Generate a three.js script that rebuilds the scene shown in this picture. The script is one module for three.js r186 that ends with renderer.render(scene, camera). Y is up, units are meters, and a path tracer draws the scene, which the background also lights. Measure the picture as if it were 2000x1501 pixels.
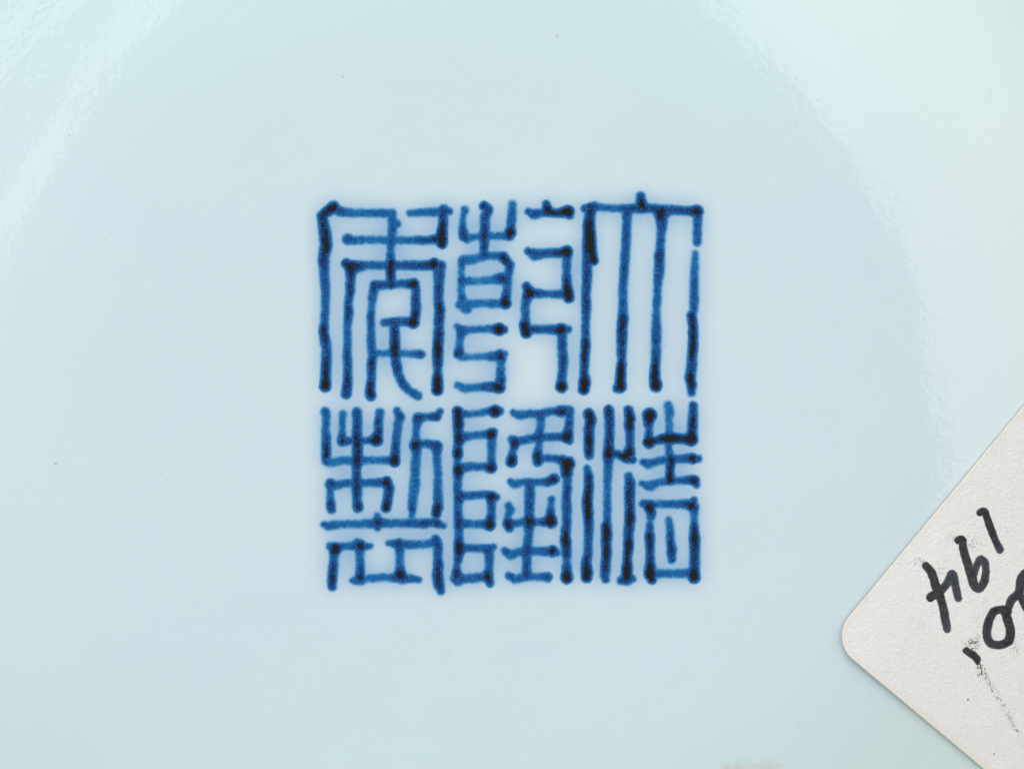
import * as THREE from 'three';

// ---------------------------------------------------------------- units, camera, light
const U = 5e-5;                                   // one drawing unit of the layout below is 0.05 mm
const X = (p) => (p - 1000) * U, Z = (p) => (p - 750.5) * U;
const EYE = 1.2;

const scene = new THREE.Scene();
scene.background = new THREE.Color(0.3, 0.3, 0.3);   // even ambient fill, added as plain grey all round
const camera = new THREE.PerspectiveCamera(2 * THREE.MathUtils.radToDeg(Math.atan(1501 * U / 2 / EYE)), 4 / 3, 0.05, 20);
camera.up.set(0, 0, -1);
camera.position.set(0, EYE, 0);
camera.lookAt(0, 0, 0);

const renderer = new THREE.WebGLRenderer({ antialias: true });
renderer.setSize(1024, 768);
renderer.toneMapping = THREE.LinearToneMapping;
renderer.toneMappingExposure = 1.17;
renderer.shadowMap.enabled = true;

function softbox(name, tilt, azimuth, distance, wide, high, radiance) {   // tilt from the vertical, azimuth anticlockwise from the right
  const t = THREE.MathUtils.degToRad(tilt), a = THREE.MathUtils.degToRad(azimuth);
  const l = new THREE.RectAreaLight(0xffffff, radiance, wide, high);
  l.name = name;
  l.position.set(Math.sin(t) * Math.cos(a), Math.cos(t), -Math.sin(t) * Math.sin(a)).multiplyScalar(distance);
  l.lookAt(0, 0, 0);
  scene.add(l);
  return l;
}
softbox('main_softbox', 46, 27, 1.2, 0.93, 1.32, 1.5);
softbox('added_fill', 64, 112, 1.2, 1.4, 0.9, 2.6);  // added fill with no known source, angled out of the glaze reflections
softbox('added_low_fill', 68, 232, 1.2, 1.4, 0.8, 1.7);  // second added fill, evens out the darker lower left; no such lamp known
softbox('strip_softbox', 24, 161, 0.8, 0.46, 0.05, 1.5);
softbox('side_softbox', 35, 137, 0.8, 0.20, 0.05, 1.7);

// ---------------------------------------------------------------- noise
const hash = (i, j, s) => {
  let h = Math.imul(i, 374761393) ^ Math.imul(j, 668265263) ^ Math.imul(s, 2246822519);
  h = Math.imul(h ^ (h >>> 13), 1274126177); h ^= h >>> 16;
  h = Math.imul(h, 2654435761); h ^= h >>> 15;
  return (h >>> 0) / 4294967296;
};
const noise = (x, y, s) => {                        // smooth value noise, -1 .. 1
  const i = Math.floor(x), j = Math.floor(y), fx = x - i, fy = y - j;
  const u = fx * fx * fx * (fx * (fx * 6 - 15) + 10), v = fy * fy * fy * (fy * (fy * 6 - 15) + 10);
  const a = hash(i, j, s), b = hash(i + 1, j, s), c = hash(i, j + 1, s), d = hash(i + 1, j + 1, s);
  return (a + (b - a) * u + (c - a) * v + (a - b - c + d) * u * v) * 2 - 1;
};
const clamp = (v, a = 0, b = 1) => (v < a ? a : v > b ? b : v);
const smooth = (a, b, v) => { const t = clamp((v - a) / (b - a)); return t * t * (3 - 2 * t); };
const lin = (c) => { c /= 255; return c <= 0.04045 ? c / 12.92 : ((c + 0.055) / 1.055) ** 2.4; };
const srgb = (c) => { c = clamp(c); return 255 * (c <= 0.0031308 ? c * 12.92 : 1.055 * c ** (1 / 2.4) - 0.055); };

// ---------------------------------------------------------------- brush strokes of the mark: x, y, half width, strength of the pigment
const CX0 = 560, CY0 = 320, CW = 880, CH = 900;   // the field the brush marks lie in
const strokes = [];
let who = 0;
const s = (...p) => strokes.push({ who, p });
function drawUpperLeft() {
  who = 1;
  s([651, 404, 9, .95], [629, 421, 8, .75], [634, 454, 9.5, .8], [637, 478, 9.5, .85], [632, 505, 9, .7], [634, 542, 8, .55], [636, 583, 7.5, .5], [634, 622, 7, .5], [632, 648, 7, .85], [638, 682, 8.5, .55], [637, 712, 8, .75], [636, 732, 7.5, .85], [635, 754, 8.5, 1]);
  s([664, 413, 8, .6], [690, 416, 7.5, .42], [727, 416, 7.5, .42], [765, 417, 8, .46], [767, 440, 8, .52], [765, 467, 7.5, .5], [763, 490, 7, .45], [763, 517, 7.5, .8], [763, 540, 7, .82], [763, 556, 6, .75]);
  s([776, 437, 6, .5]);
  s([679, 467, 9.5, .58], [690, 469, 8, .45], [720, 468, 7.5, .4], [765, 469, 7, .4], [802, 469, 7, .42], [832, 469, 7, .62], [855, 467, 7, .75]);
  s([863, 458, 7.5, .97], [863, 474, 8.5, 1]);
  s([799, 416, 6, .4], [825, 415, 7, .45], [862, 413, 8, .5], [877, 413, 6, .5]);
  s([867, 407, 7, .55], [865, 420, 7.5, .65], [865, 439, 7, .8], [863, 458, 7.5, .97]);
  s([676, 515, 8, .75], [686, 521, 10, .85], [720, 518, 7.5, .5], [763, 518, 7.5, .48], [810, 518, 8, .62], [836, 518, 8, .7], [848, 516, 9, .98]);
  s([862, 518, 7, .6], [858, 532, 9.5, .58], [857, 557, 8.5, .64], [856, 583, 8, .6], [859, 606, 8, .82], [857, 637, 8.5, .62], [857, 654, 8.5, .74], [855, 682, 8, .92], [855, 700, 8, .8], [855, 723, 7, .6], [854, 742, 8, .95], [854, 761, 8.5, .97]);
  s([686, 524, 9, .8], [684, 550, 7.5, .64], [684, 569, 7, .72], [680, 588, 7, .54], [681, 608, 7, .72], [678, 637, 7, .48], [679, 667, 7, .5], [678, 697, 7, .64], [679, 720, 7, .62], [679, 745, 7, .8], [676, 769, 8.5, .64]);
  s([732, 557, 8, .6], [763, 555, 7, .55], [788, 554, 7, .52], [808, 554, 8, .93], [812, 566, 7, .6], [811, 586, 7.5, .7], [813, 600, 7.5, .68], [810, 620, 7.5, .82], [807, 629, 9.5, 1]);
  s([800, 628, 7, .6], [780, 628, 7.5, .58], [750, 630, 6.5, .54]);
  s([732, 560, 8.5, .6], [727, 580, 8, .48], [726, 593, 6.5, .4], [724, 621, 6, .64], [725, 648, 7, .48], [725, 678, 7.5, .5], [728, 692, 8, .55], [726, 708, 7, .75], [725, 735, 6.5, .64], [723, 760, 7, .84], [724, 772, 8, .82]);
  s([736, 690, 6.5, .38], [765, 690, 6.5, .36], [802, 690, 7, .4], [822, 692, 7, .62]);
  s([770, 632, 7.5, .62], [771, 654, 8, .74], [771, 684, 8, .88], [773, 705, 8, .64], [778, 730, 7.5, .6], [786, 748, 7.5, .6], [799, 763, 7, .5], [816, 772, 7.5, .54]);
}
function drawUpperMiddle() {
  who = 2;
  s([908, 410, 7.5, .42], [904, 427, 5.5, .38], [903, 445, 6.5, .54], [906, 460, 8.5, .7], [912, 466, 7.5, .5], [927, 462, 6.5, .4], [947, 461, 7, .5], [972, 461, 7, .42], [996, 460, 7, .5]);
  s([945, 402, 7, .75], [953, 409, 8, .68], [947, 424, 8, .6], [947, 442, 8, .6], [946, 463, 8, .7], [945, 482, 7, .64], [945, 497, 6, .6]);
  s([1001, 398, 7.5, .36], [1000, 418, 7.5, .5], [998, 437, 7.5, .55], [997, 454, 8.5, .96], [995, 460, 7, .8]);
  s([905, 508, 9, .48], [927, 506, 8.5, .42], [950, 499, 7.5, .46], [972, 499, 7, .5], [983, 502, 8, .85], [995, 517, 7, .68], [993, 535, 7.5, .48], [990, 565, 7.5, .54], [988, 582, 8, .7], [987, 591, 9.5, .92]);
  s([902, 513, 7.5, .4], [901, 532, 6.5, .38], [902, 548, 7, .5], [900, 565, 6.5, .38], [903, 584, 7, .6]);
  s([905, 548, 8, .38], [935, 549, 8, .35], [957, 546, 8, .38], [981, 544, 9.5, .72]);
  s([897, 595, 7.5, .42], [911, 602, 9.5, .46], [915, 594, 8, .42], [942, 592, 7.5, .4], [972, 593, 8, .46], [987, 592, 8, .7]);
  s([892, 637, 6, .42], [902, 645, 8.5, .48], [927, 643, 7, .4], [957, 642, 7, .46], [975, 643, 9.5, 1], [984, 643, 6, .7]);
  s([900, 649, 8, .46], [897, 672, 7.5, .38], [896, 690, 8.5, .74], [901, 697, 7.5, .42], [920, 697, 7, .34], [942, 696, 7, .33], [965, 696, 8, .55], [976, 694, 10, .7], [985, 691, 6, .5]);
  s([979, 700, 8.5, .5], [978, 710, 8, .4], [978, 729, 8, .5], [977, 747, 8.5, .7], [975, 756, 9.5, .9], [957, 755, 8, .6], [927, 756, 7.5, .42], [908, 758, 9, .4], [893, 752, 6.5, .38]);
  s([1032, 413, 6, .5], [1043, 418, 9, .54], [1061, 415, 6.5, .52], [1072, 414, 7, .8], [1089, 416, 6.5, .78], [1110, 413, 9.5, .98]);
  s([1067, 398, 6, .62], [1070, 410, 7.5, .95]);
  s([1113, 421, 6, .55]);
  s([1032, 490, 6, .6], [1044, 497, 10, .52], [1070, 494, 7.5, .56], [1092, 494, 7.5, .76], [1107, 491, 9, .95], [1107, 508, 8, .52], [1107, 532, 7.5, .5], [1107, 550, 7.5, .75], [1109, 574, 9, .97], [1111, 581, 8, .97]);
  s([1100, 574, 7, .6], [1070, 574, 6.5, .5], [1048, 573, 7, .6], [1035, 572, 9.5, .96], [1028, 559, 7, .68]);
  s([1030, 576, 8, .7], [1026, 597, 7.5, .5], [1026, 622, 7, .56], [1025, 634, 8, .95], [1028, 649, 8.5, 1]);
  s([1040, 643, 6.5, .6], [1062, 643, 7, .54], [1082, 643, 7.5, .64], [1097, 643, 9, .88], [1109, 643, 6.5, .55]);
  s([1097, 648, 8.5, .6], [1098, 660, 8, .54], [1098, 681, 8, .55], [1100, 699, 8, .64], [1100, 714, 7.5, .62], [1097, 738, 7.5, .54], [1097, 755, 9, 1]);
}
function drawUpperRight() {
  who = 3;
  s([1143, 407, 6.5, .6], [1154, 407, 9, .74], [1152, 420, 9, .7], [1150, 442, 9, .95], [1152, 460, 9, .96], [1155, 490, 7.5, 1], [1159, 508, 7, 1]);
  s([1148, 460, 7, .7], [1146, 475, 6.5, .66], [1146, 505, 7, .66], [1147, 527, 8, .68], [1146, 557, 7.5, .62], [1144, 578, 7.5, .64], [1145, 600, 7.5, .68], [1144, 630, 6.5, .58], [1144, 652, 6.5, .6], [1144, 675, 7, .84], [1142, 697, 7, .8], [1141, 727, 6.5, .7], [1142, 748, 8.5, 1], [1140, 760, 8, .97]);
  s([1161, 402, 7, .55], [1177, 406, 6.5, .44], [1200, 407, 6.5, .44], [1222, 407, 7, .56], [1252, 407, 7.5, .66], [1282, 407, 7, .6], [1312, 410, 7.5, .6], [1342, 412, 7, .6], [1362, 412, 9, .93]);
  s([1251, 384, 7.5, .65], [1254, 400, 8.5, .9]);
  s([1225, 415, 8.5, .6], [1224, 437, 7.5, .52], [1223, 467, 7.5, .58], [1221, 497, 7.5, .54], [1220, 520, 7, .6], [1219, 535, 7.5, .54], [1217, 565, 7.5, .48], [1217, 607, 7.5, .5], [1217, 621, 8, .84], [1215, 642, 8, .8], [1215, 660, 8, .72], [1214, 687, 7.5, .64], [1215, 700, 7, .64], [1213, 720, 7, .95], [1212, 740, 7.5, .96], [1212, 755, 8.5, .95]);
  s([1206, 758, 7.5, .62]);
  s([1289, 417, 9.5, .88], [1293, 434, 9, .66], [1291, 460, 7, .52], [1290, 484, 7, .55], [1288, 499, 8, .74], [1288, 517, 8.5, .6], [1287, 535, 8.5, .55], [1284, 565, 7, .48], [1284, 580, 7, .5], [1282, 607, 7, .45], [1282, 630, 7.5, .5], [1282, 648, 8, .6], [1282, 675, 8, .54], [1281, 697, 7.5, .64], [1280, 717, 7, .82], [1279, 738, 7.5, .95], [1281, 753, 9.5, 1]);
  s([1299, 416, 9, .62]);
  s([1363, 422, 7.5, .55], [1362, 445, 7.5, .5], [1362, 472, 7, .55]);
  s([1358, 496, 6.5, .4], [1357, 520, 7, .44], [1356, 550, 7.5, .48], [1356, 583, 7.5, .56], [1355, 606, 7, .52], [1351, 617, 7, .84], [1354, 637, 7, .8], [1354, 675, 7, .9], [1352, 700, 7.5, .75], [1351, 720, 8.5, .66], [1348, 737, 8, .9], [1351, 750, 7, .88], [1351, 766, 6.5, .6]);
}
function drawLowerLeft() {
  who = 4;
  s([635, 803, 7.5, .5], [637, 815, 7.5, .45], [636, 838, 7.5, .46], [637, 857, 7.5, .64], [637, 872, 7.5, .7], [637, 889, 7, .84], [636, 900, 7, .5], [645, 903, 8.5, .42], [667, 899, 7.5, .4], [697, 899, 7.5, .46], [727, 898, 7.5, .4], [757, 899, 7, .5], [770, 900, 9, .97]);
  s([771, 893, 7.5, .75], [772, 880, 7.5, .66], [775, 850, 7.5, .52], [777, 827, 7.5, .5], [781, 814, 8.5, .6], [776, 803, 7, .48]);
  s([670, 808, 7, .4], [668, 835, 6, .44], [668, 862, 8, .68], [690, 860, 6.5, .5], [717, 860, 6.5, .5], [735, 859, 10, 1], [739, 842, 7.5, .7], [739, 826, 7, .6], [742, 806, 8, .45]);
  s([697, 805, 8.5, .6], [698, 820, 8, .64], [697, 842, 8, .7], [697, 859, 8, .8], [698, 877, 8.5, .78], [698, 899, 8.5, .8], [696, 917, 7.5, .62], [697, 940, 7.5, .68], [697, 960, 8, .74], [697, 974, 7.5, .56], [699, 990, 8.5, .78]);
  s([645, 943, 7.5, .6], [655, 948, 8, .48], [675, 943, 7, .46], [697, 944, 7, .45], [727, 942, 7, .48], [744, 942, 7.5, .6], [754, 941, 9, .92], [760, 952, 8, .7], [758, 970, 7.5, .68], [754, 991, 7, .97]);
  s([643, 947, 7, .5], [644, 957, 6, .38], [645, 970, 6, .48], [646, 985, 7, .72], [647, 994, 7, .72]);
  s([859, 803, 5.5, .5], [853, 813, 7, .72], [832, 814, 6.5, .52], [816, 817, 9, .7], [813, 835, 7, .45], [812, 853, 7, .46], [811, 868, 9.5, .85], [813, 888, 8.5, .52], [811, 917, 8.5, .45], [810, 947, 9.5, .46], [807, 970, 9, .47], [805, 992, 7, .56], [805, 1007, 6, .42]);
  s([820, 867, 7, .55], [832, 866, 7, .5], [853, 871, 9, .7], [853, 895, 7, .48], [855, 925, 7.5, .45], [855, 955, 8, .47], [856, 978, 8, .6], [855, 991, 8, .9], [852, 1003, 7, .86]);
  s([633, 1024, 6, .5], [642, 1027, 8, .48], [667, 1023, 7, .44], [705, 1023, 7.5, .42], [728, 1021, 8, .55], [738, 1019, 9, .72], [750, 1021, 7.5, .5], [772, 1022, 7.5, .46], [810, 1021, 7.5, .52], [825, 1022, 8, .62], [840, 1021, 7.5, .55], [853, 1021, 7.5, .74], [866, 1026, 5.5, .48]);
  s([737, 1006, 6, .42], [737, 1030, 6, .5]);
  s([645, 1066, 7, .5], [655, 1071, 9.5, 1], [667, 1067, 7, .5], [678, 1066, 7, .4], [692, 1065, 8, .55], [704, 1066, 9.5, .8], [714, 1066, 6, .6], [723, 1066, 5, .45]);
  s([699, 1058, 6.5, .5]);
  s([653, 1078, 8, .7], [652, 1090, 7, .52], [651, 1108, 7.5, .7], [649, 1127, 7.5, .74], [649, 1145, 7, .62]);
  s([702, 1074, 8, .55], [703, 1090, 7.5, .44], [703, 1112, 7.5, .6], [703, 1127, 7.5, .8]);
  s([690, 1133, 6.5, .46], [702, 1134, 8, .42], [720, 1129, 7.5, .4], [750, 1127, 7.5, .42], [772, 1128, 8, .5], [784, 1130, 8, .6], [802, 1129, 7.5, .5], [818, 1132, 5, .5]);
  s([781, 1121, 9, 1]);
  s([781, 1113, 8, .66], [781, 1100, 7.5, .46], [781, 1087, 7.5, .42], [781, 1072, 8.5, .56], [779, 1062, 8.5, .66]);
  s([758, 1060, 5, .42], [770, 1061, 7.5, .46], [779, 1063, 8, .5], [802, 1063, 7.5, .48], [825, 1063, 7.5, .43], [843, 1060, 8, .46]);
  s([851, 1053, 7.5, .58], [855, 1063, 8, .6], [855, 1087, 7, .58], [856, 1105, 8, .68], [855, 1124, 8.5, .8], [857, 1142, 8, .75], [861, 1154, 6, .58]);
}
function drawLowerMiddle() {
  who = 5;
  s([894, 803, 8, .88], [895, 827, 8.5, .85], [895, 842, 8, .7], [897, 857, 8.5, .84], [894, 871, 7.5, .64], [894, 887, 7.5, .95], [893, 901, 6.5, .5], [895, 919, 8.5, .98], [894, 937, 7, .54], [893, 955, 7, .55], [897, 968, 8.5, .7], [894, 992, 7, .54], [896, 1019, 8, .68], [896, 1045, 7.5, .5], [897, 1072, 8.5, .94], [895, 1090, 7, .64], [892, 1102, 6, .5], [892, 1121, 7.5, .84], [887, 1130, 7, .55], [894, 1135, 7.5, .5]);
  s([903, 809, 7, .46], [927, 808, 6.5, .42], [950, 803, 6.5, .46], [967, 803, 9.5, .97], [975, 803, 7, .65]);
  s([903, 853, 9, .5], [927, 850, 7, .44], [948, 848, 7.5, .5], [959, 848, 8.5, .92], [961, 862, 8, .5], [960, 883, 7.5, .44], [960, 902, 7.5, .52], [959, 913, 8.5, .9]);
  s([965, 843, 5.5, .55]);
  s([902, 913, 8, .5], [920, 911, 7.5, .5], [942, 911, 7, .5], [955, 913, 7, .6]);
  s([903, 968, 7.5, .55], [923, 967, 7, .54], [947, 965, 6.5, .5], [960, 970, 9, .85], [969, 970, 6, .6]);
  s([960, 974, 8, .7], [960, 987, 7.5, .54], [960, 1000, 7.5, .5], [958, 1014, 8, .7], [956, 1024, 9.5, .95]);
  s([903, 1022, 7.5, .5], [923, 1023, 7.5, .42], [944, 1023, 7.5, .5]);
  s([904, 1070, 7, .55], [923, 1070, 7, .5], [942, 1070, 7, .5], [954, 1073, 9, .66], [956, 1090, 8, .5], [955, 1109, 7.5, .5], [952, 1125, 8, .9], [957, 1138, 6.5, .66]);
  s([964, 1068, 5.5, .5]);
  s([902, 1129, 8, .5], [923, 1129, 8, .5], [943, 1126, 7.5, .56]);
  s([1003, 806, 6, .5], [1017, 811, 8.5, .5], [1032, 808, 7, .48], [1055, 808, 6.5, .52], [1077, 803, 6.5, .5], [1097, 803, 8.5, .82], [1112, 801, 8, .56], [1113, 813, 7.5, .5], [1111, 835, 7.5, .6], [1107, 853, 9.5, .95]);
  s([1113, 861, 5.5, .55]);
  s([1095, 853, 7, .6], [1070, 853, 7, .5], [1053, 853, 7.5, .55], [1032, 857, 7.5, .5], [1016, 861, 7, .54], [1006, 863, 9, .82], [1002, 880, 6.5, .48], [999, 901, 8.5, .92]);
  s([998, 857, 5.5, .5]);
  s([1056, 812, 8, .55], [1056, 830, 7.5, .44], [1053, 850, 8, .5], [1052, 872, 6.5, .48], [1050, 890, 8, .82], [1050, 901, 7.5, .76], [1062, 894, 6.5, .5], [1085, 895, 6.5, .5], [1100, 899, 8, .78], [1109, 905, 11.5, 1]);
  s([1107, 912, 10, .98], [1107, 923, 9.5, .84], [1108, 937, 7.5, .54], [1108, 955, 7.5, .58], [1106, 977, 8, .6], [1107, 992, 8, .64], [1107, 1018, 7.5, .6], [1105, 1039, 7.5, .78], [1105, 1057, 8, .92], [1107, 1079, 7.5, .7], [1107, 1094, 7.5, .48], [1107, 1111, 8, .66], [1107, 1127, 9.5, 1]);
  s([997, 940, 5.5, .45], [1004, 945, 8.5, .43], [1022, 941, 6.5, .44], [1034, 942, 7, .5], [1055, 941, 6.5, .48], [1070, 941, 7.5, .62], [1082, 935, 8.5, .8]);
  s([1034, 948, 8, .56], [1035, 962, 9, .54], [1034, 985, 8.5, .58], [1034, 1000, 8, .58], [1034, 1017, 9, .85], [1032, 1042, 7.5, .52], [1031, 1060, 7.5, .54], [1029, 1075, 8.5, .6], [1029, 1097, 7.5, .54], [1029, 1121, 8, .62]);
  s([993, 987, 7, .42], [997, 996, 7.5, .46], [992, 1008, 7, .42], [992, 1022, 8, .88], [995, 1030, 6.5, .84]);
  s([1003, 1022, 6.5, .55], [1022, 1019, 7, .5], [1052, 1019, 7, .5], [1066, 1019, 7.5, .7], [1076, 1019, 9.5, .98]);
  s([1075, 1012, 8, .85], [1075, 1001, 7, .62], [1077, 985, 6.5, .42], [1077, 975, 6.5, .44]);
  s([985, 1075, 6.5, .5], [998, 1083, 9, .48], [1010, 1078, 7, .48], [1029, 1076, 7, .48], [1055, 1076, 7, .48], [1068, 1076, 7.5, .6], [1079, 1076, 8.5, .9], [1087, 1079, 5.5, .55]);
  s([994, 1124, 6.5, .5], [1007, 1130, 8.5, .45], [1029, 1126, 7, .46], [1055, 1126, 7, .45], [1070, 1127, 7.5, .62]);
}
function drawLowerRight() {
  who = 6;
  s([1150, 808, 8.5, .85], [1154, 820, 8.5, .86], [1150, 838, 8, .76], [1151, 860, 7.5, .92], [1150, 880, 7.5, .76], [1151, 889, 7, .66]);
  s([1147, 915, 6.5, .46], [1150, 932, 7, .7], [1150, 952, 7, .84], [1147, 980, 7.5, .95], [1149, 1004, 7.5, .9], [1150, 1030, 7.5, .68], [1149, 1060, 7.5, .55], [1149, 1079, 7.5, .58], [1145, 1097, 7.5, .78], [1146, 1118, 9, .97], [1146, 1127, 8, .9]);
  s([1189, 801, 8, .75], [1190, 815, 8, .7], [1191, 842, 7.5, .66], [1189, 865, 7.5, .72], [1189, 883, 8.5, .97], [1188, 910, 7.5, .52], [1186, 947, 7, .42], [1186, 980, 7, .45], [1186, 1000, 7, .5], [1186, 1015, 6.5, .5], [1184, 1027, 7.5, .9], [1185, 1039, 8, .97], [1184, 1060, 7.5, .8], [1185, 1078, 7.5, .9], [1183, 1102, 7.5, .76], [1182, 1122, 8, .6], [1183, 1131, 6, .55]);
  s([1228, 801, 7.5, .75], [1231, 817, 8, .9], [1229, 830, 7.5, .92], [1231, 847, 7, .62], [1231, 868, 7, .64], [1229, 884, 9, .95], [1222, 890, 8, .92]);
  s([1235, 897, 6.5, .62], [1227, 896, 7, .7], [1217, 891, 7, .8], [1206, 886, 7, .56], [1196, 886, 7, .6]);
  s([1228, 930, 8, .48], [1230, 940, 8.5, .7], [1230, 962, 8.5, .72], [1230, 992, 8, .76], [1231, 1012, 8, .9], [1228, 1037, 8, .72], [1228, 1066, 7.5, .9], [1225, 1090, 7, .78], [1225, 1115, 8, 1], [1224, 1125, 8.5, .98]);
  s([1213, 1133, 6.5, .54], [1224, 1135, 6.5, .6], [1236, 1130, 6, .5]);
  s([1269, 811, 11.5, 1], [1267, 827, 8, .8], [1268, 839, 6.5, .52], [1267, 851, 7, .64], [1268, 863, 9.5, 1], [1282, 860, 7, .68], [1294, 857, 7.5, .85], [1305, 856, 8.5, .98], [1323, 856, 8, .95], [1334, 857, 7.5, .76], [1350, 857, 11, 1], [1352, 841, 7.5, .8], [1353, 824, 7, .92], [1354, 808, 7, .66], [1354, 792, 7, .62]);
  s([1305, 792, 8.5, .44], [1308, 800, 8.5, .42], [1307, 820, 7, .38], [1308, 838, 6.5, .4], [1308, 850, 7, .5], [1306, 872, 6.5, .45], [1308, 886, 6.5, .55], [1311, 902, 6.5, .82], [1308, 922, 6.5, .76], [1309, 937, 7.5, .94]);
  s([1256, 902, 6, .5], [1267, 906, 8.5, .5], [1282, 901, 7, .48], [1305, 896, 7, .45], [1327, 896, 7, .54], [1342, 895, 7.5, .62], [1353, 895, 8, .92], [1364, 895, 6, .55]);
  s([1254, 943, 5.5, .48], [1269, 949, 9, .46], [1287, 941, 7, .44], [1308, 938, 7, .42], [1327, 938, 7, .48], [1344, 937, 7.5, .58], [1356, 938, 8, .93], [1360, 946, 5.5, .64]);
  s([1256, 983, 6.5, .5], [1268, 985, 7.5, .6], [1290, 984, 7, .44], [1320, 984, 7, .5], [1340, 984, 7.5, .64], [1350, 987, 9, .88]);
  s([1356, 976, 5.5, .52]);
  s([1268, 990, 8.5, .93], [1272, 1001, 7.5, .74], [1270, 1018, 6.5, .42], [1270, 1033, 6.5, .55], [1269, 1048, 7.5, .84], [1270, 1072, 7, .7], [1270, 1093, 7.5, .64], [1270, 1108, 8.5, .9], [1270, 1121, 9.5, 1], [1273, 1131, 6.5, .94]);
  s([1357, 988, 7, .55], [1356, 1003, 7, .46], [1356, 1018, 6.5, .45], [1356, 1030, 7, .72], [1357, 1051, 8, .92], [1357, 1072, 8, .72], [1357, 1090, 8, .7], [1356, 1108, 8, .75], [1356, 1127, 9, .98]);
  s([1280, 1120, 7.5, .45], [1312, 1120, 7.5, .42], [1345, 1119, 7.5, .5]);
  s([1306, 1014, 6.5, .4], [1309, 1030, 7, .48], [1309, 1051, 7, .58], [1312, 1072, 7.5, .72], [1312, 1092, 6.5, .6]);
}
[drawUpperLeft, drawUpperMiddle, drawUpperRight, drawLowerLeft, drawLowerMiddle, drawLowerRight].forEach((f) => f());

// Lays strokes into a raster: ink = strength of pigment, cover = how much of the spot is painted, id = whose stroke.
function paint(list, x0, y0, w, h, soft, rough, wider) {
  const ink = new Float32Array(w * h), cover = new Float32Array(w * h), id = new Uint8Array(w * h), one = new Float32Array(w * h), oneC = new Float32Array(w * h);
  for (const { who, p } of list) {
    const q = p.length > 1 ? p : [p[0], p[0]], m = 22;
    const ax = Math.max(0, Math.floor(Math.min(...q.map((v) => v[0])) - x0 - m)), bx = Math.min(w - 1, Math.ceil(Math.max(...q.map((v) => v[0])) - x0 + m));
    const ay = Math.max(0, Math.floor(Math.min(...q.map((v) => v[1])) - y0 - m)), by = Math.min(h - 1, Math.ceil(Math.max(...q.map((v) => v[1])) - y0 + m));
    for (let y = ay; y <= by; y++) one.fill(0, y * w + ax, y * w + bx + 1), oneC.fill(0, y * w + ax, y * w + bx + 1);
    for (let k = 0; k + 1 < q.length; k++) {
      const [x1, y1, r1, d1] = q[k], [x2, y2, r2, d2] = q[k + 1], dx = x2 - x1, dy = y2 - y1, l2 = dx * dx + dy * dy || 1;
      const fx = Math.max(ax, Math.floor(Math.min(x1, x2) - x0 - m)), tx = Math.min(bx, Math.ceil(Math.max(x1, x2) - x0 + m)), fy = Math.max(ay, Math.floor(Math.min(y1, y2) - y0 - m)), ty = Math.min(by, Math.ceil(Math.max(y1, y2) - y0 + m));
      for (let y = fy; y <= ty; y++) for (let x = fx; x <= tx; x++) {
        const px = x + x0, py = y + y0, t = clamp(((px - x1) * dx + (py - y1) * dy) / l2), ts = t * t * (3 - 2 * t);
        const wob = rough * (noise(px / 9, py / 9, 3) + 0.6 * noise(px / 4, py / 4, 4));
        const d = Math.hypot(px - x1 - dx * t, py - y1 - dy * t) + wob, r = r1 + (r2 - r1) * ts + wider, c = 1 - smooth(r - soft, r + soft * 0.7, d);
        if (c <= 0) continue;
        const v = (d1 + (d2 - d1) * ts) * (0.8 + 0.2 * (1 - smooth(0, r, d))), i = y * w + x;
        if (c > oneC[i]) oneC[i] = c;
        if (v * c > one[i]) one[i] = v * c;
      }
    }
    for (let y = ay; y <= by; y++) for (let x = ax; x <= bx; x++) {
      const i = y * w + x, c = oneC[i];
      if (c <= 0) continue;
      if (c > cover[i]) { cover[i] = c; id[i] = who; }
      ink[i] = Math.max(ink[i], one[i]) + 0.32 * Math.min(ink[i], one[i]) * (1 - Math.max(ink[i], one[i]));
    }
  }
  return { ink, cover, id, w, h, x0, y0 };
}
function blurred(a, w, h, radius) {                 // three box passes each way
  let src = Float32Array.from(a), dst = new Float32Array(w * h);
  for (let pass = 0; pass < 3; pass++) {
    for (const [n, m, sn, sm] of [[h, w, w, 1], [w, h, 1, w]]) {
      for (let i = 0; i < n; i++) {
        let sum = 0;
        for (let j = -radius; j < m; j++) {
          if (j + radius < m) sum += src[i * sn + (j + radius) * sm];
          if (j - radius - 1 >= 0) sum -= src[i * sn + (j - radius - 1) * sm];
          if (j >= 0) dst[i * sn + j * sm] = sum / (2 * radius + 1);
        }
      }
      [src, dst] = [dst, src];
    }
  }
  return src;
}
const at = (a, w, h, x, y) => {                     // bilinear
  x = clamp(x, 0, w - 1.001); y = clamp(y, 0, h - 1.001);
  const i = x | 0, j = y | 0, u = x - i, v = y - j, k = j * w + i;
  return (a[k] * (1 - u) + a[k + 1] * u) * (1 - v) + (a[k + w] * (1 - u) + a[k + w + 1] * u) * v;
};
const mark = paint(strokes, CX0, CY0, CW, CH, 9, 0.5, 3.2);
const bleedNear = blurred(mark.cover, CW, CH, 7), bleedFar = blurred(mark.cover, CW, CH, 20);

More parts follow.
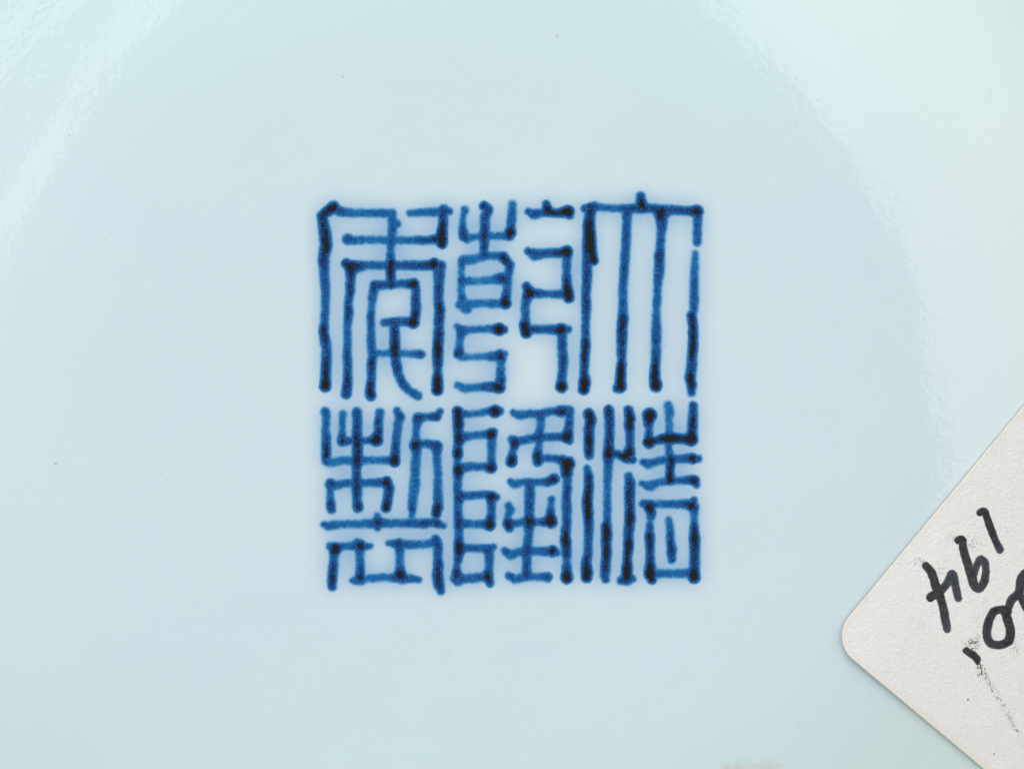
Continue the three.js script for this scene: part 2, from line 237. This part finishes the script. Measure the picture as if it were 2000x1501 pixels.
// ---------------------------------------------------------------- glaze: colour and orange-peel relief at a layout place
const VX = 900, VY = 800;                           // centre of the vessel's base
const specks = [[1088, 70, 1.7, 1], [670, 150, 1.5, 0], [135, 264, 1.6, 0], [205, 468, 1.5, 3], [108, 905, 2.3, 0], [1598, 195, 1.8, 3], [1555, 246, 1.5, 3], [1938, 180, 1.7, 3], [1780, 397, 1.5, 3], [1583, 656, 1.6, 3], [604, 1322, 1.7, 3], [885, 1325, 1.6, 3], [1375, 1048, 1.9, 1], [1250, 1078, 1.7, 0], [1252, 422, 1.6, 0], [1237, 556, 1.4, 3], [1299, 673, 2, 3], [492, 1183, 1.3, 3], [1705, 78, 3, 2], [1580, 54, 3.5, 2], [1610, 76, 2.6, 2], [1632, 50, 3, 2], [1988, 236, 3.6, 2], [1893, 494, 1.6, 2], [870, 1277, 9, 2], [1345, 1320, 6, 2], [1566, 1418, 7, 2], [325, 936, 1.6, 3], [400, 1220, 1.6, 2], [1638, 640, 1.5, 3], [1984, 370, 1.5, 2]];
const pale = [204, 221, 227].map(lin), sheenTint = [206.5, 221.5, 222].map(lin);  // own glaze colour, then the same glaze tinted as if reflecting the softbox
const haloC = [92, 150, 199].map(lin);
const ramp = [[0, 180, 206, 222], [.12, 128, 174, 205], [.28, 54, 130, 180], [.42, 0, 100, 163], [.55, 0, 77, 141], [.68, 0, 52, 110], [.8, 0, 33, 76], [.9, 2, 20, 38], [1, 16, 15, 12]].map(([d, ...c]) => [d, ...c.map(lin)]);
function glaze(px, py, out) {
  const r = Math.hypot(px - VX, py - VY), sheenMask = smooth(900, 1150, r) * smooth(-700, 700, px - VX + 300 * noise(px / 500, py / 500, 11)) * (0.85 + 0.15 * noise(px / 200, py / 200, 11));  // reflected light on the outer right, painted into the glaze colour
  const cloud = 0.5 * noise(px / 420 + 7, py / 420, 21) + 0.3 * noise(px / 130, py / 130, 22) + 0.2 * noise(px / 38, py / 38, 23);
  const green = smooth(250, 800, Math.abs(py - VY + 120 * noise(px / 350, py / 350, 25))) * 0.034;
  const tiny = noise(px / 3.1, py / 3.1, 24) * 0.006;
  for (let c = 0; c < 3; c++) out[c] = (pale[c] + (sheenTint[c] - pale[c]) * sheenMask) * (1 + cloud * [0.013, 0.009, 0.005][c] + tiny + green * [-0.8, 0.6, -0.15][c]);
  for (const [x, y, size, kind] of specks) {
    const s = kind !== 2 ? size * 0.8 : size;
    const d = Math.hypot((px - x) * 0.9, py - y);
    if (d > s * 2) continue;
    const k = (1 - smooth(s * 0.5, s * 1.7, d)) * [0.5, 0.5, 0.06, 0.26][kind];
    for (let c = 0; c < 3; c++) out[c] += ([[.06, .06, .07], [.2, .1, .05], [.2, .4, .35], [.06, .06, .07]][kind][c] - out[c]) * k;
  }
  if (py > 1450) {                                  // brown smear at the lower edge
    const v = smooth(1478, 1500, py + 6 * noise(px / 20, py / 14, 31)) * smooth(1395, 1425, px) * (1 - smooth(1510, 1545, px)) * (1 - smooth(1512, 1535, py));
    const k = v * (0.2 + 0.22 * smooth(-0.3, 0.9, noise(px / 8, py / 6, 32)));
    for (let c = 0; c < 3; c++) out[c] += ([.5, .37, .24][c] - out[c]) * k;
  }
  const lx = px - CX0, ly = py - CY0;
  if (lx > 0 && ly > 0 && lx < CW - 1 && ly < CH - 1) {
    const edge = smooth(0, 60, Math.min(lx, ly, CW - lx, CH - ly));
    const halo = clamp((0.15 * at(bleedNear, CW, CH, lx, ly) + 1.3 * Math.max(0, at(bleedFar, CW, CH, lx, ly)) ** 1.2) * edge, 0, 0.62);
    const cov = at(mark.cover, CW, CH, lx, ly), d = at(mark.ink, CW, CH, lx, ly);
    for (let c = 0; c < 3; c++) out[c] += (haloC[c] - out[c]) * halo;
    if (cov > 0.003) {
      let v = clamp(d + 0.06 * cov + 0.07 * noise(px / 7, py / 7, 41) * cov + 0.035 * noise(px / 2.2, py / 2.2, 42) * cov);
      let k = 0; while (k < ramp.length - 2 && ramp[k + 1][0] < v) k++;
      const t = clamp((v - ramp[k][0]) / (ramp[k + 1][0] - ramp[k][0])), m = smooth(0, 0.35, v);
      for (let c = 0; c < 3; c++) out[c] += (ramp[k][c + 1] + (ramp[k + 1][c + 1] - ramp[k][c + 1]) * t - out[c]) * m;
      if (v < 0.93) {                               // bubbles in the glaze over the cobalt
        const G = 5.2, gi = Math.floor(px / G), gj = Math.floor(py / G);
        if (hash(gi, gj, 51) < 0.6) {
          const bx = (gi + 0.25 + 0.5 * hash(gi, gj, 52)) * G, by = (gj + 0.25 + 0.5 * hash(gi, gj, 53)) * G, b = (1 - smooth(0.5, 1.9, Math.hypot(px - bx, py - by))) * (0.1 + 0.36 * hash(gi, gj, 54)) * smooth(0.15, 0.4, v) * (1 - smooth(0.7, 0.92, v));
          for (let c = 0; c < 3; c++) out[c] += ([.08, .36, .68][c] - out[c]) * b;
        }
      }
    }
  }
  return out;
}
const peel = (px, py) => 0.5 + 0.5 * clamp(0.5 * noise(px / 9.5, py / 9.5, 61) + 0.34 * noise(px / 5.6 + 5, py / 5.6, 62) + 0.2 * noise(px / 24, py / 24, 63), -1, 1);

function dataTexture(n, fill, color) {
  const data = new Uint8Array(n * n * 4), o = [0, 0, 0];
  for (let j = 0; j < n; j++) for (let i = 0; i < n; i++) {
    fill((i + 0.5) / n, (j + 0.5) / n, o);
    const k = (j * n + i) * 4, dither = hash(i, j, 71) - 0.5;
    for (let c = 0; c < 3; c++) data[k + c] = clamp(Math.round((color ? srgb(o[c]) : o[c] * 255) + dither), 0, 255);
    data[k + 3] = 255;
  }
  const t = new THREE.DataTexture(data, n, n, THREE.RGBAFormat);
  t.magFilter = THREE.LinearFilter; t.minFilter = THREE.LinearMipmapLinearFilter; t.generateMipmaps = true;
  if (color) t.colorSpace = THREE.SRGBColorSpace;
  t.needsUpdate = true;
  return t;
}
const BX0 = VX - 1650, BY0 = VY - 1650, BS = 3300;   // the square that the base's sheet covers
const gloss = { roughness: 0.1, ior: 1.5, bumpScale: 1.6e-5 };
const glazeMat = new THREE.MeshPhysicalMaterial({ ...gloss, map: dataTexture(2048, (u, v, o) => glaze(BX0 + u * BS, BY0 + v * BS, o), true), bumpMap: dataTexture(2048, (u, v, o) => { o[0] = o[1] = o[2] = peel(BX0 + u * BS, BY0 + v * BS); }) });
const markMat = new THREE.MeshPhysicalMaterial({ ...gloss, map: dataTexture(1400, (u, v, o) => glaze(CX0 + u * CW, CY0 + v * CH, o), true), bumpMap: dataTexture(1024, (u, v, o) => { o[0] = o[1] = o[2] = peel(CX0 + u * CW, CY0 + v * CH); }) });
glazeMat.name = 'celadon_glaze'; markMat.name = 'glaze_over_cobalt';

// ---------------------------------------------------------------- the base as a sheet: level in the middle, falling away to the groove inside the foot ring
const slopeAt = (r) => -(0.25 * smooth(660, 1180, r) + 0.07 * smooth(1120, 1330, r)) * (1 - smooth(1420, 1620, r));
const rise = new Float32Array(1800);
for (let r = 1; r < 1800; r++) rise[r] = rise[r - 1] + slopeAt(r - 0.5) * U;
function height(px, py) {
  const dx = px - VX, dy = py - VY, r = Math.hypot(dx, dy) + 9 * noise(px / 230, py / 230, 81);
  const i = clamp(r, 0, 1797) | 0, f = clamp(r, 0, 1797) - i;
  return rise[i] + (rise[i + 1] - rise[i]) * f + U * (1.3 * noise(px / 300, py / 300, 82) + 0.36 * noise(px / 95, py / 95, 83) + 0.06 * Math.sin(r / 9.5 + 2 * noise(px / 260, py / 260, 84)));
}
const lines = (a, b, f0, f1, fine, coarse) => {
  const out = [], run = (p, q, step) => { const n = Math.ceil((q - p) / step); for (let i = 0; i < n; i++) out.push(p + (q - p) * i / n); };
  run(a, f0, coarse); run(f0, f1, fine); run(f1, b, coarse); out.push(b);
  return out;
};
const gx = lines(BX0 + 2, BX0 + BS - 2, CX0, CX0 + CW, 2.2, 14), gy = lines(BY0 + 2, BY0 + BS - 2, CY0, CY0 + CH, 2.2, 14);
const N = gx.length, M = gy.length, gh = new Float32Array(N * M), gn = new Float32Array(N * M * 3);
for (let j = 0; j < M; j++) for (let i = 0; i < N; i++) {
  const k = j * N + i, e = 5;
  gh[k] = height(gx[i], gy[j]);
  const nx = -(height(gx[i] + e, gy[j]) - height(gx[i] - e, gy[j])) / (2 * e * U), nz = -(height(gx[i], gy[j] + e) - height(gx[i], gy[j] - e)) / (2 * e * U), l = Math.hypot(nx, 1, nz);
  gn[3 * k] = nx / l; gn[3 * k + 1] = 1 / l; gn[3 * k + 2] = nz / l;
}
class Piece {                                         // gathers the cells of the sheet that belong to one part
  constructor() { this.p = []; this.n = []; this.t = []; this.i = []; this.seen = new Map(); }
  corner(k, key, x, y, u, v, h, n) {
    if (!this.seen.has(key)) { this.seen.set(key, this.p.length / 3); this.p.push(X(x), h, Z(y)); this.n.push(n[3 * k], n[3 * k + 1], n[3 * k + 2]); this.t.push(u, v); }
    this.i.push(this.seen.get(key));
  }
  build(name, mats, parent, split) {
    const g = new THREE.BufferGeometry();
    g.setAttribute('position', new THREE.Float32BufferAttribute(this.p, 3)); g.setAttribute('normal', new THREE.Float32BufferAttribute(this.n, 3)); g.setAttribute('uv', new THREE.Float32BufferAttribute(this.t, 2));
    g.setIndex(this.i);
    if (split !== undefined) { g.addGroup(0, split, 0); g.addGroup(split, this.i.length - split, 1); }
    const m = new THREE.Mesh(g, mats); m.name = name; m.castShadow = m.receiveShadow = true; parent.add(m);
    return m;
  }
}
const outer = new Piece(), field = new Piece(), chars = [null, 1, 2, 3, 4, 5, 6].map(() => new Piece()), inField = [];
function cell(piece, i, j, useMark) {
  const q = [[i, j], [i, j + 1], [i + 1, j], [i + 1, j], [i, j + 1], [i + 1, j + 1]];
  for (const [a, b] of q) {
    const k = b * N + a, x = gx[a], y = gy[b];
    if (useMark) piece.corner(k, k + N * M, x, y, (x - CX0) / CW, (y - CY0) / CH, gh[k], gn);
    else piece.corner(k, k, x, y, (x - BX0) / BS, (y - BY0) / BS, gh[k], gn);
  }
}
for (let j = 0; j < M - 1; j++) for (let i = 0; i < N - 1; i++) {
  const x = (gx[i] + gx[i + 1]) / 2, y = (gy[j] + gy[j + 1]) / 2;
  if (Math.hypot(x - VX, y - VY) > 1640) continue;
  if (x > CX0 && x < CX0 + CW && y > CY0 && y < CY0 + CH) {
    const k = Math.round(y - CY0) * CW + Math.round(x - CX0);
    if (mark.cover[k] > 0.45) { cell(chars[mark.id[k]], i, j, true); continue; }
    const ex = Math.max(0, Math.abs(x - 998) - 340), ey = Math.max(0, Math.abs(y - 774) - 350);
    if (ex * ex + ey * ey < 42 * 42) cell(field, i, j, true); else inField.push([i, j]);
  } else cell(outer, i, j, false);
}
const split = outer.i.length;
for (const [i, j] of inField) cell(outer, i, j, true);

const vessel = new THREE.Group();
vessel.name = 'porcelain_vessel';
vessel.userData = { label: 'pale blue-white glazed porcelain base with a square blue seal mark, filling the picture', category: 'porcelain vessel' };
scene.add(vessel);
outer.build('glazed_base', [glazeMat, markMat], vessel, split);
const seal = field.build('seal_mark', markMat, vessel);
seal.userData = { label: 'square underglaze blue seal mark of six characters with a soft blue halo' };
const charLabels = ['upper left seal character with long nested uprights and a curved tail', 'upper middle seal character with stacked boxes and winding strokes at right', 'upper right seal character of four long uprights under one bar', 'lower left seal character with a forked top and a long crossbar', 'lower middle seal character with a ladder of boxes on a tall upright', 'lower right seal character with three water strokes and a boxed foot'];
charLabels.forEach((label, k) => { chars[k + 1].build('seal_character', markMat, seal).userData = { label }; });

// foot ring and the wall behind it, beyond the picture's edge
const hEdge = height(VX + 1630, VY);
const ringGlaze = new THREE.MeshPhysicalMaterial({ color: new THREE.Color(...sheenTint), roughness: 0.12, ior: 1.5 });
const biscuit = new THREE.MeshStandardMaterial({ color: new THREE.Color(0.62, 0.55, 0.46), roughness: 0.9 });
ringGlaze.side = biscuit.side = THREE.DoubleSide;
function lathe(name, pts, mat) {
  const m = new THREE.Mesh(new THREE.LatheGeometry(pts.map(([r, y]) => new THREE.Vector2(r / 1000, y / 1000)), 128), mat);
  m.name = name; m.castShadow = m.receiveShadow = true; m.position.set(X(VX), 0, Z(VY)); vessel.add(m);
}
const he = hEdge * 1000;
lathe('foot_ring', [[80.2, he - 1], [81, he + 1.5], [81.6, he + 5], [82.4, he + 9], [83.2, he + 10.4], [84.6, he + 10.9], [86, he + 10.5], [86.8, he + 9.4], [87.1, he + 7]], biscuit);
lathe('outer_wall', [[87.05, he + 7.2], [87.5, he + 2], [88.6, he - 3], [92, he - 9], [100, he - 17], [109, he - 28], [116, he - 42], [120, he - 60], [121, he - 80]], ringGlaze);

// ---------------------------------------------------------------- paper label with handwriting
const LX = 1623, LY = 1249, LW = 520, LH = 660, LR = 58;   // sharp corner, length along the lower edge, along the upper-left edge, corner radius
const A = [0.768, 0.640], B = [0.640, -0.768];
const toXY = (a, b) => [LX + A[0] * a + B[0] * b, LY + A[1] * a + B[1] * b];
const pen = [];
const w = (k, ...p) => {                            // a pen line runs smoothly through its points
  const c = new THREE.CatmullRomCurve3(p.map(([x, y]) => new THREE.Vector3(x, y, 0))), n = (p.length - 1) * 5, q = [];
  for (let i = 0; i <= n; i++) { const t = i / n, v = c.getPoint(t), j = Math.min(p.length - 2, Math.floor(t * (p.length - 1))), f = t * (p.length - 1) - j; q.push([v.x, v.y, p[j][2] + (p[j + 1][2] - p[j][2]) * f, p[j][3] + (p[j + 1][3] - p[j][3]) * f]); }
  pen.push({ who: k, p: q });
};
w(1, [1915, 1001, 6.8, .95], [1923, 998, 7.2, .97], [1933, 1022, 7.2, .96], [1942, 1046, 7, .92], [1951, 1066, 7.4, .8], [1955, 1074, 7.4, .72]);
w(2, [1873, 1055, 7.5, .98], [1880, 1053, 7, .98], [1883, 1073, 8, .97], [1892, 1104, 8.2, .95], [1901, 1131, 9, .9], [1906, 1145, 9, .85], [1914, 1149, 8, .8], [1923, 1138, 8.4, .85], [1927, 1116, 7.2, .83], [1925, 1098, 7.6, .76], [1918, 1092, 7.6, .74], [1909, 1106, 7, .76], [1904, 1120, 7, .8]);
w(3, [1809, 1105, 7.6, .97], [1819, 1116, 8.2, .97], [1829, 1145, 8.6, .95], [1839, 1171, 8.2, .95], [1846, 1200, 8.2, .9], [1850, 1220, 8, .76], [1851, 1228, 7.6, .7]);
w(3, [1818, 1166, 8.6, .93], [1835, 1156, 8, .9], [1850, 1141, 7.4, .74], [1861, 1121, 8.4, .72], [1867, 1142, 7.8, .76], [1873, 1168, 7.2, .74]);
w(4, [1961, 1190, 7.6, .88], [1944, 1194, 8, .88], [1932, 1219, 8.2, .84], [1930, 1243, 8.2, .8], [1938, 1257, 8.4, .82], [1957, 1260, 8, .86], [1973, 1251, 9, .95], [1976, 1229, 8.4, .97], [1970, 1210, 9, .95], [1964, 1194, 7.6, .88]);
w(4, [1970, 1197, 7.4, .85], [1978, 1172, 8.4, .8], [1993, 1158, 9, .86], [1998, 1130, 9, .9], [2012, 1118, 9, .92], [2026, 1126, 8, .9]);
w(4, [1993, 1160, 7.6, .82], [2001, 1176, 7, .84], [2012, 1198, 7, .84]);
w(5, [1888, 1271, 5.6, .97], [1901, 1279, 7.6, .99], [1910, 1287, 7, .97], [1912, 1293, 4.6, .85]);
const PX0 = 1600, PY0 = 960, PW = 460, PH = 400;
const writing = paint(pen, PX0, PY0, PW, PH, 2, 0.6, 0.9);
const TS = 940;                                      // the label's texture square
function paper(px, py, a, b, o) {
  const fib = 0.5 * noise(px / 7, py / 5, 101) + 0.35 * noise(px / 3.2, py / 3.2, 102) + 0.3 * noise(px / 60, py / 60, 103);
  const paperC = [229, 228.5, 226.5].map(lin), ex = Math.max(0, LR - a), ey = Math.max(0, LR - b);
  let inset = Math.min(a, b); if (ex > 0 && ey > 0) inset = LR - Math.hypot(ex, ey);
  const yellow = (1 - smooth(2, 20, inset + 4 * noise(px / 26, py / 26, 104))) * 0.6 + 0.05 * (1 - smooth(10, 60, inset)) + 0.14 * smooth(0.25, 0.8, noise(px / 34, py / 34, 105)) * (1 - smooth(40, 110, inset));
  for (let c = 0; c < 3; c++) o[c] = paperC[c] * (1 + 0.034 * fib) * (1 + yellow * [-0.02, -0.045, -0.16][c]);
  const grit = noise(px / 2.1, py / 2.1, 106), grit2 = noise(px / 5, py / 5, 107);
  const smudge = (x, y, rx, ry, amt) => { const d = Math.hypot((px - x) / rx, (py - y) / ry); return d < 1 ? (1 - d) * amt * smooth(-0.1, 0.75, grit + 0.5 * grit2) : 0; };
  let dirt = smudge(1896, 1062, 30, 22, .6) + smudge(1862, 1050, 18, 14, .35) + smudge(1796, 1097, 16, 12, .5) + smudge(1838, 1112, 14, 14, .4) + smudge(1896, 1262, 20, 20, 1.2) + smudge(1916, 1308, 12, 26, 1.0) + smudge(1912, 1252, 9, 18, .8) + smudge(1964, 1036, 14, 8, .3) + smudge(1984, 1266, 12, 26, .45) + smudge(1988, 1430, 8, 8, .5);
  const tx = 1914 + (py - 1300) * 0.6;               // thin dragged trail of ink
  if (py > 1296 && py < 1440) dirt += (1 - smooth(1, 11, Math.abs(px - tx + 3 * noise(py / 20, 0, 108)))) * (0.7 - (py - 1296) / 300) * smooth(-0.2, 0.6, grit + 0.4 * grit2);
  dirt += (1 - smooth(1, 2.6, Math.hypot(px - 1893, py - 1367))) * .8 + (1 - smooth(1, 2.4, Math.hypot(px - 1945, py - 1474))) * .6 + 0.05 * smooth(0.6, 0.95, noise(px / 18, py / 18, 109) + 0.3 * grit);
  for (let c = 0; c < 3; c++) o[c] += (0.03 - o[c]) * clamp(dirt * 1.15);
  const lx = px - PX0, ly = py - PY0;
  if (lx > 0 && ly > 0 && lx < PW - 1 && ly < PH - 1) {
    const cov = at(writing.cover, PW, PH, lx, ly), d = clamp(at(writing.ink, PW, PH, lx, ly) / Math.max(cov, 0.05) + 0.1 + 0.06 * fib);
    const inkC = [0, 1, 2].map((c) => lin([68, 75, 92][c]) + (lin([33, 35, 39][c]) - lin([68, 75, 92][c])) * smooth(0.55, 0.95, d));
    for (let c = 0; c < 3; c++) o[c] += (inkC[c] - o[c]) * smooth(0.05, 0.95, cov) * (0.98 - 0.04 * fib);
  }
  return o;
}
const paperMat = new THREE.MeshStandardMaterial({
  roughness: 0.85, bumpScale: 5e-5,
  map: dataTexture(1400, (u, v, o) => { const [x, y] = toXY(u * TS, v * TS); paper(x, y, u * TS, v * TS, o); }, true),
  bumpMap: dataTexture(1024, (u, v, o) => { const [x, y] = toXY(u * TS, v * TS); o[0] = o[1] = o[2] = 0.5 + 0.5 * clamp(0.2 * noise(x / 7.5, y / 5.5, 111) + 0.75 * noise(x / 3, y / 3, 112) + 0.12 * noise(x / 16, y / 16, 113), -1, 1); }),
});
paperMat.name = 'cartridge_paper';
const label = new THREE.Group();
label.name = 'paper_label';
label.userData = { label: 'off-white paper label with handwritten black ink stuck near the right edge of the porcelain', category: 'label' };
scene.add(label);
const THICK = 3.2e-4;
const lift = (a, b) => 1.4e-4 + 2.6e-4 * Math.exp(-Math.hypot(a, b) / 170);
const labelTop = (a, b) => { const [x, y] = toXY(a, b); return height(x, y) + lift(a, b) + THICK; };
const rows = [];                                     // rows of the outline, denser where the corners turn
for (let k = 0; k <= 14; k++) rows.push(LR * (1 - Math.cos(k / 14 * Math.PI / 2)));
for (let b = LR + 3; b < LH - LR; b += 3) rows.push(b);
for (let k = 0; k <= 14; k++) rows.push(LH - LR + LR * Math.sin(k / 14 * Math.PI / 2));
const inset = (b) => { const d = b < LR ? LR - b : b > LH - LR ? b - LH + LR : 0; return LR - Math.sqrt(Math.max(0, LR * LR - d * d)); };
const COLS = 180, pieces = [0, 1, 2, 3, 4, 5].map(() => new Piece()), pos = [], nor = [];
rows.forEach((b) => { for (let c = 0; c <= COLS; c++) {
  const i0 = inset(b), a = i0 + (LW - 2 * i0) * c / COLS, e = 4, [x, y] = toXY(a, b);
  const f = (p, q) => height(p, q), nx = -(f(x + e, y) - f(x - e, y)) / (2 * e * U), nz = -(f(x, y + e) - f(x, y - e)) / (2 * e * U), l = Math.hypot(nx, 1, nz);
  pos.push([a, b, x, y]); nor.push(nx / l, 1 / l, nz / l);
} });
const tri = (ids) => {
  const x = ids.reduce((t, k) => t + pos[k][2], 0) / 3, y = ids.reduce((t, k) => t + pos[k][3], 0) / 3, ix = Math.round(x - PX0), iy = Math.round(y - PY0);
  const m = ix >= 0 && iy >= 0 && ix < PW && iy < PH && writing.cover[iy * PW + ix] > 0.5 ? writing.id[iy * PW + ix] : 0;
  for (const k of ids) { const [a, b, px, py] = pos[k]; pieces[m].corner(k, k, px, py, a / TS, b / TS, labelTop(a, b), nor); }
};
const S1 = COLS + 1;
for (let r = 0; r + 1 < rows.length; r++) for (let c = 0; c < COLS; c++) { const k = r * S1 + c; tri([k, k + 1, k + S1]); tri([k + 1, k + S1 + 1, k + S1]); }
// the cut edge: a rounded rim and a wall down to the underside
const rim = [];
for (let c = 0; c <= COLS; c += 4) rim.push(pos[c].slice(0, 2));
for (let r = 1; r < rows.length; r++) rim.push(pos[r * S1 + COLS].slice(0, 2));
for (let c = COLS - 4; c >= 0; c -= 4) rim.push(pos[(rows.length - 1) * S1 + c].slice(0, 2));
for (let r = rows.length - 2; r > 0; r--) rim.push(pos[r * S1].slice(0, 2));
{
  const P = pieces[0], n = rim.length, mid = [LW / 2, LH / 2];
  const ringAt = (k, t) => {
    const [a, b] = rim[(k + n) % n], p = rim[(k + n - 1) % n], q = rim[(k + 1) % n];
    let ox = q[1] - p[1], oy = -(q[0] - p[0]); const l = Math.hypot(ox, oy) || 1; ox /= l; oy /= l;
    if (ox * (a - mid[0]) + oy * (b - mid[1]) < 0) { ox = -ox; oy = -oy; }
    const [out, down, up] = [[0, 0, 0.92], [1.3, 0.4e-4, 0.6], [1.8, 1.2e-4, 0.15], [1.2, THICK, -0.2]][t];
    const [x, y] = toXY(a + ox * out, b + oy * out), [dx, dy] = [A[0] * ox + B[0] * oy, A[1] * ox + B[1] * oy], s = Math.sqrt(1 - up * up);
    P.p.push(X(x), labelTop(a, b) - down, Z(y)); P.n.push(dx * s, up, dy * s); P.t.push(clamp(a + ox * out, 0, TS) / TS, clamp(b + oy * out, 0, TS) / TS);
    return P.p.length / 3 - 1;
  };
  for (let t = 0; t < 3; t++) {
    const first = P.p.length / 3;
    for (let k = 0; k < n; k++) { ringAt(k, t); ringAt(k, t + 1); }
    for (let k = 0; k < n; k++) { const a = first + 2 * k, b = first + 2 * ((k + 1) % n); P.i.push(a, a + 1, b, b, a + 1, b + 1); }
  }
}
pieces[0].build('paper', paperMat, label);
const said = [null, ['handwritten_stroke', 'short straight black ink stroke nearest the upper edge'], ['handwritten_digit', 'looped black ink figure between the straight stroke and the crossed figure'], ['handwritten_digit', 'crossed black ink figure nearest the left corner'], ['handwritten_letter', 'black ink loop with a tail running off the right edge'], ['ink_dot', 'smudged black ink dot below the loop']];
for (let k = 1; k < 6; k++) pieces[k].build(said[k][0], paperMat, label).userData = { label: said[k][1] };

renderer.render(scene, camera);
